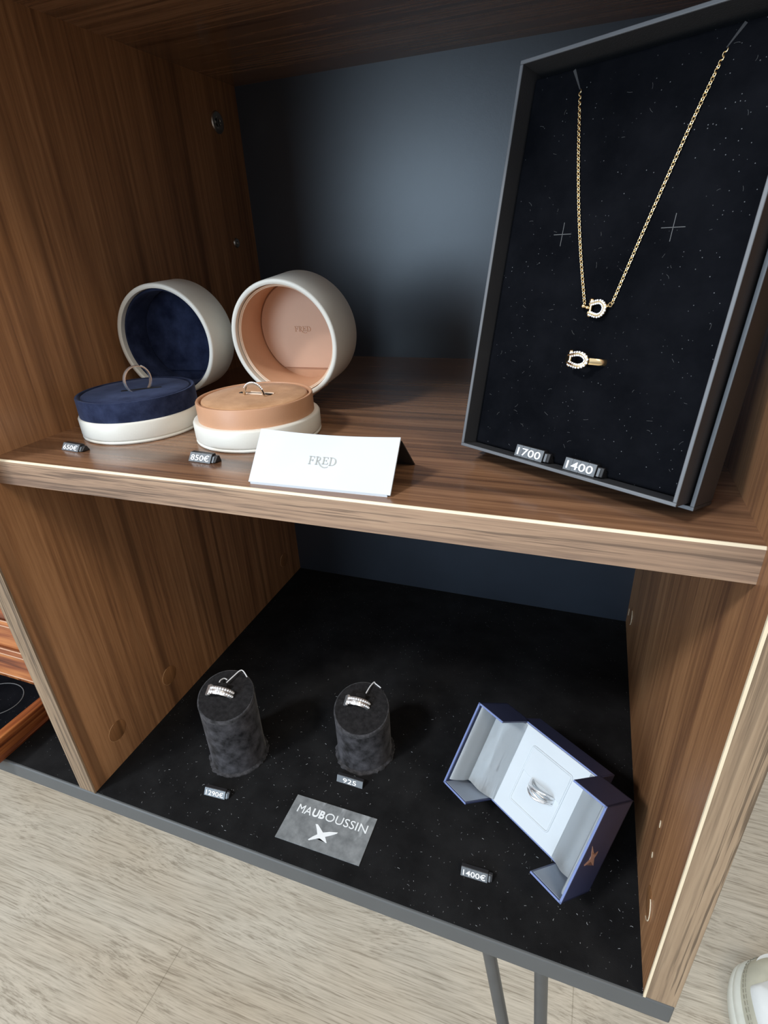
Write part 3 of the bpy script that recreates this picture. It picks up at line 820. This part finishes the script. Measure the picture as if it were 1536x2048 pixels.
# ------------------------------------------------------------------ velvet ring stands on the base
def ring_stand(label, cx, cy, r, rf, h, az, tl):
    t = thing('ring_stand', label, 'ring stand', at(cx, cy, 0), 'black velvet ring stands')
    gx, gy = math.cos(az) * math.tan(tl), math.sin(az) * math.tan(tl)
    seg = 96; bm = NB()
    ang = [2 * PI * j / seg for j in range(seg)]
    prof = [(r * 1.02, lambda x, y: 0.0), (r * 1.015, lambda x, y: 0.002), (r, lambda x, y: 0.006), (r, lambda x, y: (h + gx * x + gy * y) * .5), (r, lambda x, y: h + gx * x + gy * y - 0.0035)]
    rings = [[bm.verts.new((q * math.cos(a), q * math.sin(a), f(r * math.cos(a), r * math.sin(a)))) for a in ang] for q, f in prof]
    for A, B in zip(rings, rings[1:]):
        for j in range(seg): bm.faces.new((A[j], A[(j + 1) % seg], B[(j + 1) % seg], B[j]))
    bm.faces.new(rings[0][::-1]); bm.faces.new(rings[-1])
    body = obj('body', bm, 'stand_side', t, smooth=50)
    bm = NB()
    top = lambda x, y: h + gx * x + gy * y
    lv = [(r, -.0034), (r + .0002, -.0012), (r - .0001, -.0002), (r - .0006, 0.0)]
    rings = [[bm.verts.new((q * math.cos(a), q * math.sin(a), top(r * math.cos(a), r * math.sin(a)) + dz)) for a in ang] for q, dz in lv]
    for A, B in zip(rings, rings[1:]):
        for j in range(seg): bm.faces.new((A[j], A[(j + 1) % seg], B[(j + 1) % seg], B[j]))
    bm.faces.new(rings[0][::-1]); bm.faces.new(rings[-1])
    obj('top_edge', bm, 'stand_edge', t, smooth=60)
    bm = NB(); q = r - .0010
    A = [bm.verts.new((q * math.cos(a), q * math.sin(a), top(q * math.cos(a), q * math.sin(a)) + .0002)) for a in ang]
    B = [bm.verts.new((q * math.cos(a), q * math.sin(a), top(q * math.cos(a), q * math.sin(a)) - .0012)) for a in ang]
    bm.faces.new(A); bm.faces.new(B[::-1])
    for j in range(seg): bm.faces.new((B[j], B[(j + 1) % seg], A[(j + 1) % seg], A[j]))
    obj('top_pad', bm, 'stand_top', t)
    bm = NB()
    ro = [rf + random.uniform(-.0008, .0006) for _ in ang]
    A = [bm.verts.new((r * .99 * math.cos(a), r * .99 * math.sin(a), 0.0024 + random.uniform(-.0004, .0004))) for a in ang]
    B = [bm.verts.new((o_ * math.cos(a), o_ * math.sin(a), 0.0011)) for a, o_ in zip(ang, ro)]
    Cc = [bm.verts.new((o_ * math.cos(a), o_ * math.sin(a), 0.0)) for a, o_ in zip(ang, ro)]
    for X, Y_ in ((A, B), (B, Cc)):
        for j in range(seg): bm.faces.new((X[j], X[(j + 1) % seg], Y_[(j + 1) % seg], Y_[j]))
    bm.faces.new(A[::-1]); bm.faces.new(Cc)
    o = obj('frayed_hem', bm, 'stand_edge', t); o['label'] = 'frayed velvet hem round the foot'
    return t, top, Vector((-gx, -gy, 1)).normalized()


st1, top1, n1 = ring_stand('taller black velvet ring stand with a slanted top, left of the other', 0.0893, 0.0693, 0.0222, 0.0248, 0.0655, deg(119.2), deg(14.9))
st2, top2, n2 = ring_stand('shorter black velvet ring stand with a slanted top, behind the 925 tag', 0.1906, 0.1047, 0.0223, 0.0250, 0.0481, deg(109.1), deg(15.9))


def pave_ring(label, P0, P1, nrm, string, head):
    """ring sunk in the slit of a stand: the top arc from P0 to P1 stands clear"""
    P0, P1 = Vector(P0), Vector(P1); u = (P1 - P0).normalized(); nn = (nrm - u * nrm.dot(u)).normalized()
    nn = (nn * .45 + (Vector((0.333, -0.185, 0.3825)) - P0).normalized() * .55); nn = (nn - u * nn.dot(u)).normalized()
    y = nn.cross(u); c = (P0 + P1) / 2 + nn * -0.0030
    R = (P1 - P0).length / 2 + 0.0004
    mx = frame(c, u, y, nn)
    t = band_ring('ring', label, mx, R, 0.0062, 0.0016, 'silver', 'stone set rings on the velvet stands', stones=15, rows=2, span=(12, 168))
    bm = NB(); a = deg(head)
    add_box(bm, -.0031, .0031, -.0042, .0042, R - .0012, R + .0009, Matrix.Rotation(PI / 2 - a, 4, 'Y'))
    o = obj('clasp_plate', bm, 'silver', t, bevel=0.0004); o['label'] = 'plain squared plate on the ring'
    inv = mx.inverted()
    for S in string:
        bm = NB(); add_tube(bm, [inv @ p for p in smooth_pts(S, 5)], 0.00048, 7)
        o = obj('tag_thread', bm, 'thread', t); o['label'] = 'white thread tied to the ring'
    return t


def lift(top, cx, cy, pts): return [Vector((x, y, top(x - cx, y - cy) + dz)) for x, y, dz in pts]


s1 = [lift(top1, .0893, .0693, [(.0818, .0728, .004), (.0803, .0762, .0035), (.0812, .0800, .002), (.0838, .0806, .001)]),
      lift(top1, .0893, .0693, [(.0858, .0768, .003), (.0880, .0835, .003), (.0901, .0900, .0026), (.0925, .0912, .0018), (.0975, .0885, .0005)])]
pave_ring('pave ring with two rows of stones on the taller velvet stand', *lift(top1, .0893, .0693, [(.0752, .0662, .0022), (.0952, .0700, .0022)]), n1, s1, 140)
s2 = [lift(top2, .1906, .1047, [(.1908, .1152, .003), (.1917, .1220, .0024), (.1932, .1275, .0012), (.1944, .1272, .0006), (.2000, .1252, .0004)])]
pave_ring('pave ring with two rows of stones on the shorter velvet stand', *lift(top2, .1906, .1047, [(.1772, .1050, .0022), (.1962, .1068, .0022)]), n2, s2, 150)
for (cx, cy, top, x, y, st) in ((.0893, .0693, top1, .0850, .0735, st1), (.1906, .1047, top2, .1880, .1112, st2)):
    bm = NB(); add_box(bm, -.0042, .0042, -.0012, .0012, -.002, .0055)
    move_bm(bm, at(x - cx, y - cy, top(x - cx, y - cy), deg(6)))
    o = obj('ring_tab', bm, 'stand_top', st, bevel=0.0008); o['label'] = 'black velvet tab holding the ring'

# ------------------------------------------------------------------ frosted brand card
t = thing('brand_card', 'grey frosted plastic card with white capitals and a star, lying on the base', 'card', at(0.1562, 0.0142, 0.0))
bm = NB(); add_prism(bm, [(0, 0), (0.0660, 0.0002), (0.0661, 0.0357), (0.0001, 0.0352)], 0.0006); cd = obj('card_sheet', bm, 'frosted', t)
bm = NB(); x = 0.0057
for s, w, bold in (('MA', 0.0115, 0.0), ('UB', 0.0100, 0.035), ('OUSSIN', 0.0335, 0.0)):
    b = text_bm(s, w, 0.0063, 0.00015, bold=bold); move_bm(b, Matrix.Translation((x, 0.0225, 0.0006))); bm = join_bm(bm, b); x += w + 0.0007
o = obj('lettering', bm, 'floor_white', cd, smooth=0); o['label'] = 'white capital letters'
star = [(0.0242, 0.0178), (0.0259, 0.0181), (0.0298, 0.0154), (0.0322, 0.0136), (0.0367, 0.0156), (0.0426, 0.0171), (0.0422, 0.0161), (0.0388, 0.0136), (0.035, 0.0112), (0.0363, 0.0097),
        (0.038, 0.0075), (0.0372, 0.0074), (0.0318, 0.009), (0.0295, 0.008), (0.025, 0.0053), (0.024, 0.0056), (0.0263, 0.0086), (0.0288, 0.0111), (0.0268, 0.0144)]
bm = NB(); add_prism(bm, star, 0.00015, d0=0.0006); bmesh.ops.triangulate(bm, faces=[f for f in bm.faces if len(f.verts) > 4])
o = obj('star_emblem', bm, 'floor_white', cd, smooth=0); o['label'] = 'white four pointed star'

# ------------------------------------------------------------------ navy double door ring case
E1, E2, E3 = Vector((-0.28595, -0.4574, -0.84203)), Vector((0.82214, -0.56851, 0.02962)), Vector((-0.49225, -0.6838, 0.53861))
CF = frame((0.3327, 0.0828, 0.0394), E1, E2, E3)      # local: x down the case, y across it, z out of the pad
t = thing('ring_case', 'navy ring case with both half lids swung open and a white ring pad', 'ring case', CF)
A_, B_, HR, DP, BD = 0.0327, 0.0318, 0.0310, 0.0351, 0.0220
bm = NB()
ring_frame(bm, -A_, A_, -B_, B_, 0.0010, -BD, -0.0002); add_box(bm, -A_, A_, -B_, B_, -BD, -BD + 0.001)
o = obj('base', bm, 'case_navy', t, bevel=0.0003); o['label'] = 'navy leatherette base'
bm = NB(); ring_frame(bm, -A_, A_, -B_, B_, 0.0009, -0.0003, 0.0); obj('base_rim', bm, 'rim_sheen', o)
bm = NB(); add_box(bm, -A_ + .001, A_ - .001, -B_ + .001, B_ - .001, -0.012, 0.0006)
pd = obj('ring_pad', bm, 'satin', t, bevel=0.0004); pd['label'] = 'white padded insert'
bm = NB()
fx0, fx1, fy0, fy1 = -0.0217, 0.0210, -0.0160, 0.0171
add_tube(bm, [Vector((a, b, 0.0006)) for a, b in rrect(fx0, fx1, fy0, fy1, 0.002, 4)], 0.0007, 8, closed=True)
obj('raised_frame', bm, 'satin', pd)
bm = NB(); add_prism(bm, [(fx0 + .0005, fy0 + .0005), (-.0030, fy0 + .0005), (-.0018, -.010), (-.0022, -.004), (-.0022, .006), (-.0012, .0155), (-.0002, fy1 - .0005), (fx0 + .0005, fy1 - .0005)], 0.0011, d0=0.0004)
obj('pad_flap', bm, 'satin', pd, bevel=0.0003)


def wing(y_in, y_out, nm):
    """half lid: y_out is the outer wall; open towards z, and towards the pad"""
    s = 1 if y_out > y_in else -1
    z0, z1, th = HR - DP, HR, 0.0011
    bm = NB(); lo, hi = min(y_in, y_out), max(y_in, y_out)
    yo = (hi - th, hi) if s > 0 else (lo, lo + th)
    add_box(bm, -A_, A_, yo[0], yo[1], z0, z1); add_box(bm, -A_, -A_ + th, lo, hi, z0, z1); add_box(bm, A_ - th, A_, lo, hi, z0, z1); add_box(bm, -A_, A_, lo, hi, z0, z0 + th)
    w = obj('half_lid', bm, 'case_navy', t); w['label'] = nm
    bm = NB(); e = 0.0004
    a, b = (yo[0] - .0001, yo[1] + .0001)
    add_box(bm, -A_ - .0001, A_ + .0001, a, b, z1 - .0007, z1 + .0002); add_box(bm, -A_ - .0001, -A_ + th, lo, hi, z1 - .0007, z1 + .0002); add_box(bm, A_ - th, A_ + .0001, lo, hi, z1 - .0007, z1 + .0002)
    o = obj('lid_rim', bm, 'rim_sheen', w); o['label'] = 'navy rim with its sheen painted in'
    bm = NB(); add_box(bm, A_ - th - .0003, A_ - th + .0001, lo + .0012, hi - .0012, z0 + .0012, z1 - .001); o = obj('end_lining', bm, 'case_inside', w); o['label'] = 'grey blue inner end wall'
    bm = NB(); add_box(bm, -A_ + th - .0001, -A_ + th + .0003, lo + .0012, hi - .0012, z0 + .0012, z1 - .001)
    o = obj('end_lining', bm, 'case_inside', w); o['label'] = 'grey blue inner end wall'
    # white satin: rolled edge under the rim, down into the valley and up to the pad
    yw = y_out - s * 0.0014
    prof = [(yw, z1 - 0.0030), (yw - s * .0012, z1 - 0.0020), (yw - s * .0028, z1 - 0.0048), (yw - s * 0.0048, 0.0180), (y_out - s * 0.0062, 0.0120), (y_out - s * 0.0095, 0.0105),
            (y_out - s * 0.0150, 0.0085), (y_out - s * 0.0205, 0.0042), (s * 0.0262, 0.0008)]
    sm = smooth_pts([(0, a, b) for a, b in prof[:4]], 4) + smooth_pts([(0, a, b) for a, b in prof[4:]], 4)
    x0, x1 = -A_ + th + .0006, A_ - th - .0006
    bm = NB(); G = []
    for q in sm:
        sh = 0.0035 * max(0, min(1, (q.z - 0.002) / 0.01)) * max(0.0, 1 - abs(q.y - (y_out - s * .0075)) / 0.016)
        G.append([bm.verts.new((x, q.y, q.z + dz)) for x, dz in ((x0, 0), (x0 + (x1 - x0) * .33, 0), (x0 + (x1 - x0) * .67, 0), (x1 - sh, 0))])
    for R0_, R1_ in zip(G, G[1:]):
        for j in range(3): bm.faces.new((R0_[j], R0_[j + 1], R1_[j + 1], R1_[j]))
    bmesh.ops.solidify(bm, geom=bm.faces[:], thickness=0.0005)
    o = obj('satin_lining', bm, 'satin', w, smooth=50); o['label'] = 'folded white lining'
    return w


wing(-0.0281, -0.0511, 'left half lid')
wr = wing(0.0302, 0.0532, 'right half lid with a rose gold star')
sp = [(-0.0057, 0.0253), (-0.0014, 0.0205), (0.0015, 0.017), (-0.0, 0.0133), (0.0017, 0.0128), (0.0047, 0.0141), (0.0073, 0.0123), (0.0109, 0.0097), (0.0095, 0.0124), (0.0064, 0.0166), (0.0083, 0.0232),
      (0.0075, 0.0244), (0.0046, 0.0201), (0.0025, 0.02), (-0.0006, 0.0223)]
bm = NB(); add_prism(bm, sp, 0.0002, fr=lambda a, b, d: (a, 0.0532 + d, b)); bmesh.ops.triangulate(bm, faces=[f for f in bm.faces if len(f.verts) > 4])
o = obj('star_emblem', bm, 'rose', wr, smooth=0); o['label'] = 'rose gold four pointed star'

# the ring in the case: several strands, sunk to about half in the slit
mx = CF @ frame((0.0012, 0.0028, 0.0004), (0, 1, 0), (-1, 0, 0), (0, 0, 1))
t = thing('ring', 'many stranded stone set ring standing in the white pad', 'ring', mx)
zs = 1
R_ = 0.0094
for i, (yy, stn) in enumerate(((-0.0026, 1), (-0.0009, 1), (0.0009, 0), (0.0026, 1))):
    bm = NB()
    pts = [(R_ * math.cos(a), yy + 0.0006 * math.sin(3 * a + i * 1.7), zs * R_ * math.sin(a)) for a in [2 * PI * j / 72 for j in range(72)]]
    add_tube(bm, pts, 0.00080, 8, closed=True)
    b = obj('band', bm, 'silver', t)
    if stn:
        bm = NB()
        for j in range(5, 32, 1):
            bmesh.ops.create_icosphere(bm, subdivisions=1, radius=0.00048, matrix=Matrix.Translation(Vector(pts[j]) * 1.045))
        obj('pave_stones', bm, 'diamond', b, smooth=0)

# ------------------------------------------------------------------ rosewood jewel case beyond the left panel
t = thing('jewel_case', 'open rosewood case with a black velvet tray, beyond the left panel', 'jewellery case', at(-0.19, 0.03, 0))
bm = NB()
X0, X1, Y0, Y1, HZ = -0.100, 0.0955, -0.044, 0.035, 0.028
pr = [(X1 - 0.0090, 0.0), (X1 - 0.0062, 0.0030), (X1 - 0.0076, 0.0055), (X1 - 0.0030, 0.0200), (X1, 0.0245), (X1, HZ - 0.0006), (X1 - 0.0006, HZ), (X1 - 0.0085, HZ), (X1 - 0.0085, 0.0)]
add_prism(bm, pr, Y1 - Y0, fr=lambda a, b, d: (a, Y0 + d, b))
add_prism(bm, [(-a, b) for a, b in pr], Y1 - Y0, fr=lambda a, b, d: (a - 0.004, Y0 + d, b))
add_box(bm, X0, X1 - .008, Y0, Y0 + .009, 0, HZ); add_box(bm, X0, X1 - .008, Y1 - .006, Y1, 0, HZ); add_box(bm, X0, X1 - .008, Y0, Y1, 0, .004)
c = obj('case_body', bm, 'rosewood_y', t, bevel=0.0004)
bm = NB(); add_box(bm, X0 + .004, X1 - .0087, Y0 + .009, Y1 - .006, 0.004, 0.0235)
v = obj('velvet_tray', bm, 'pad_velvet', t); v['label'] = 'black velvet tray bed'
bm = NB(); add_tube(bm, [(0.0445 + 0.0245 * math.cos(a), 0.0045 + 0.0195 * math.sin(a), 0.0236) for a in [2 * PI * i / 48 for i in range(48)]], 0.0004, 6, closed=True)
o = obj('round_imprint', bm, 'chalk', v); o['label'] = 'pale round imprint in the velvet'
bm = NB(); LT = deg(26); lm = frame((0, Y1 - 0.004, HZ - 0.0005), (1, 0, 0), (0, math.sin(LT), math.cos(LT)), (0, -math.cos(LT), math.sin(LT)))
for (y0, y1, z) in ((0, .020, .006), (.020, .026, .009), (.026, .046, .0045), (.046, .052, .009), (.052, .076, .006), (.076, .084, .010), (.084, .110, .007)):
    add_box(bm, X0, X1 + 0.030, y0, y1, -0.010, z, lm)
l = obj('lid', bm, 'rosewood', t, bevel=0.0006); l['label'] = 'rosewood lid with moulded bands standing open'
bm = NB()
for y0, z in ((.0008, .006), (.0205, .009), (.0252, .009), (.0465, .009), (.0512, .009), (.0765, .010), (.083, .010)): add_box(bm, X0, X1 + 0.030, y0, y0 + .0009, z - .0005, z + .0002, lm)
o = obj('inlay_lines', bm, 'rose_stripe', l); o['label'] = 'pale inlay lines'

# ------------------------------------------------------------------ white sneaker on the floor at the right
t = thing('sneaker', 'white leather sneaker with a thick pale sole on the floor at the right', 'shoe', at(0.6080, 0.2760, FZ, deg(6)))
SO = [(0, 0), (.020, -.003), (.037, -.014), (.047, -.033), (.0515, -.060), (.052, -.085), (.048, -.120), (.041, -.155), (.038, -.190), (.040, -.230), (.038, -.262), (.029, -.283), (.014, -.293), (0, -.295),
      (-.014, -.293), (-.029, -.283), (-.039, -.262), (-.042, -.230), (-.043, -.190), (-.047, -.155), (-.0525, -.115), (-.0545, -.080), (-.0530, -.052), (-.047, -.030), (-.036, -.012), (-.019, -.003)]
SOs = [(p.x, p.y) for p in smooth_pts([(a, b, 0) for a, b in SO] + [(0, 0, 0)], 4)[:-1]]


def inset(k, dy=0.0): return [(a * k, -0.1475 + (b + 0.1475) * (1 - (1 - k) * .33) + dy) for a, b in SOs]


def loft(bm, layers, cap=True):
    rs = [[bm.verts.new((a, b, z)) for a, b in P] for P, z in layers]
    n = len(rs[0])
    for A, B in zip(rs, rs[1:]):
        for j in range(n): bm.faces.new((A[j], A[(j + 1) % n], B[(j + 1) % n], B[j]))
    if cap: bm.faces.new(rs[0][::-1]); bm.faces.new(rs[-1])


bm = NB(); loft(bm, [(inset(.97), 0), (inset(1.0), .003), (inset(1.0), .012), (inset(.985), .0155), (inset(.955), .017)])
o = obj('outsole', bm, 'shoe_sole', t, smooth=50)
bm = NB(); loft(bm, [(inset(.955), .016), (inset(.955), .022), (inset(.93), .0265), (inset(.86), .0285)])
o = obj('midsole', bm, 'shoe_sole', t, smooth=50)
bm = NB(); loft(bm, [(inset(.865), .0270), (inset(.855), .0330), (inset(.815), .0430), (inset(.74), .0500), (inset(.60), .0545), (inset(.3), .056)])
u = obj('toe_cap', bm, 'shoe_cap', t, smooth=60); u['label'] = 'greyed leather overlay round the toe'
bm = NB()


def vamp(k, z, y_off):
    P = inset(k); return [(a * .92, min(b, -0.038 + y_off - abs(a) ** 2 * 9)) for a, b in P]


loft(bm, [(vamp(.84, 0, .006), .0400), (vamp(.83, 0, .006), .0500), (vamp(.70, 0, .000), .0575), (vamp(.50, 0, -.012), .0620), (vamp(.36, 0, -.030), .0700), (vamp(.30, 0, -.060), .0780)])
o = obj('vamp', bm, 'shoe_white', t, smooth=60); o['label'] = 'white leather vamp'
bm = NB()
for k in (.855, .83):
    P = inset(k); n = len(P)
    pts = [(a, b + .0005, .0372 if k > .84 else .0412) for a, b in P if b > -.16]
    for i in range(0, len(pts) - 1): add_tube(bm, [Vector(pts[i]).lerp(Vector(pts[i + 1]), .1), Vector(pts[i]).lerp(Vector(pts[i + 1]), .75)], .0005, 5)
o = obj('stitching', bm, 'shoe_stitch', u)
bm = NB()
loft(bm, [([(a * .78, b) for a, b in inset(.85) if True], .0480), ([(a * .70, min(b, -.150)) for a, b in inset(.80)], .0700), ([(a * .66, min(b, -.170)) for a, b in inset(.78)], .0900)])
o = obj('quarter', bm, 'shoe_white', t, smooth=50)
bm = NB()
for i in range(4):
    y = -.085 - .018 * i; z = .0660 + .0060 * i
    add_tube(bm, [(-.020, y - .003, z - .004), (-.010, y, z + .001), (0, y, z + .0025), (.010, y, z + .001), (.020, y - .003, z - .004)], .0022, 8, rz=.0012)
obj('laces', bm, 'shoe_white', t)

# ------------------------------------------------------------------ lint lying on the felt
bm = NB()
for i in range(260):
    x = random.uniform(0.03, 0.395); y = abs(random.gauss(0.0, 0.075)) + 0.004
    if y > 0.33: continue
    if 0.15 < x < 0.228 and y < 0.056: continue
    a = random.uniform(0, PI); l = random.uniform(.0004, .0018); k = random.uniform(-1, 1)
    pts = [(x + l * q * math.cos(a + k * q), y + l * q * math.sin(a + k * q), 0.00012) for q in (0, .33, .66, 1)]
    add_tube(bm, pts, random.choice((.00006, .00009, .00014)), 4)
M['lint'] = plain('pale_lint', (0.34, 0.35, 0.36), 0.9)
o = obj('lint', bm, 'lint'); tag(o, 'pale lint specks scattered over the black felt base', 'lint', kind='stuff')
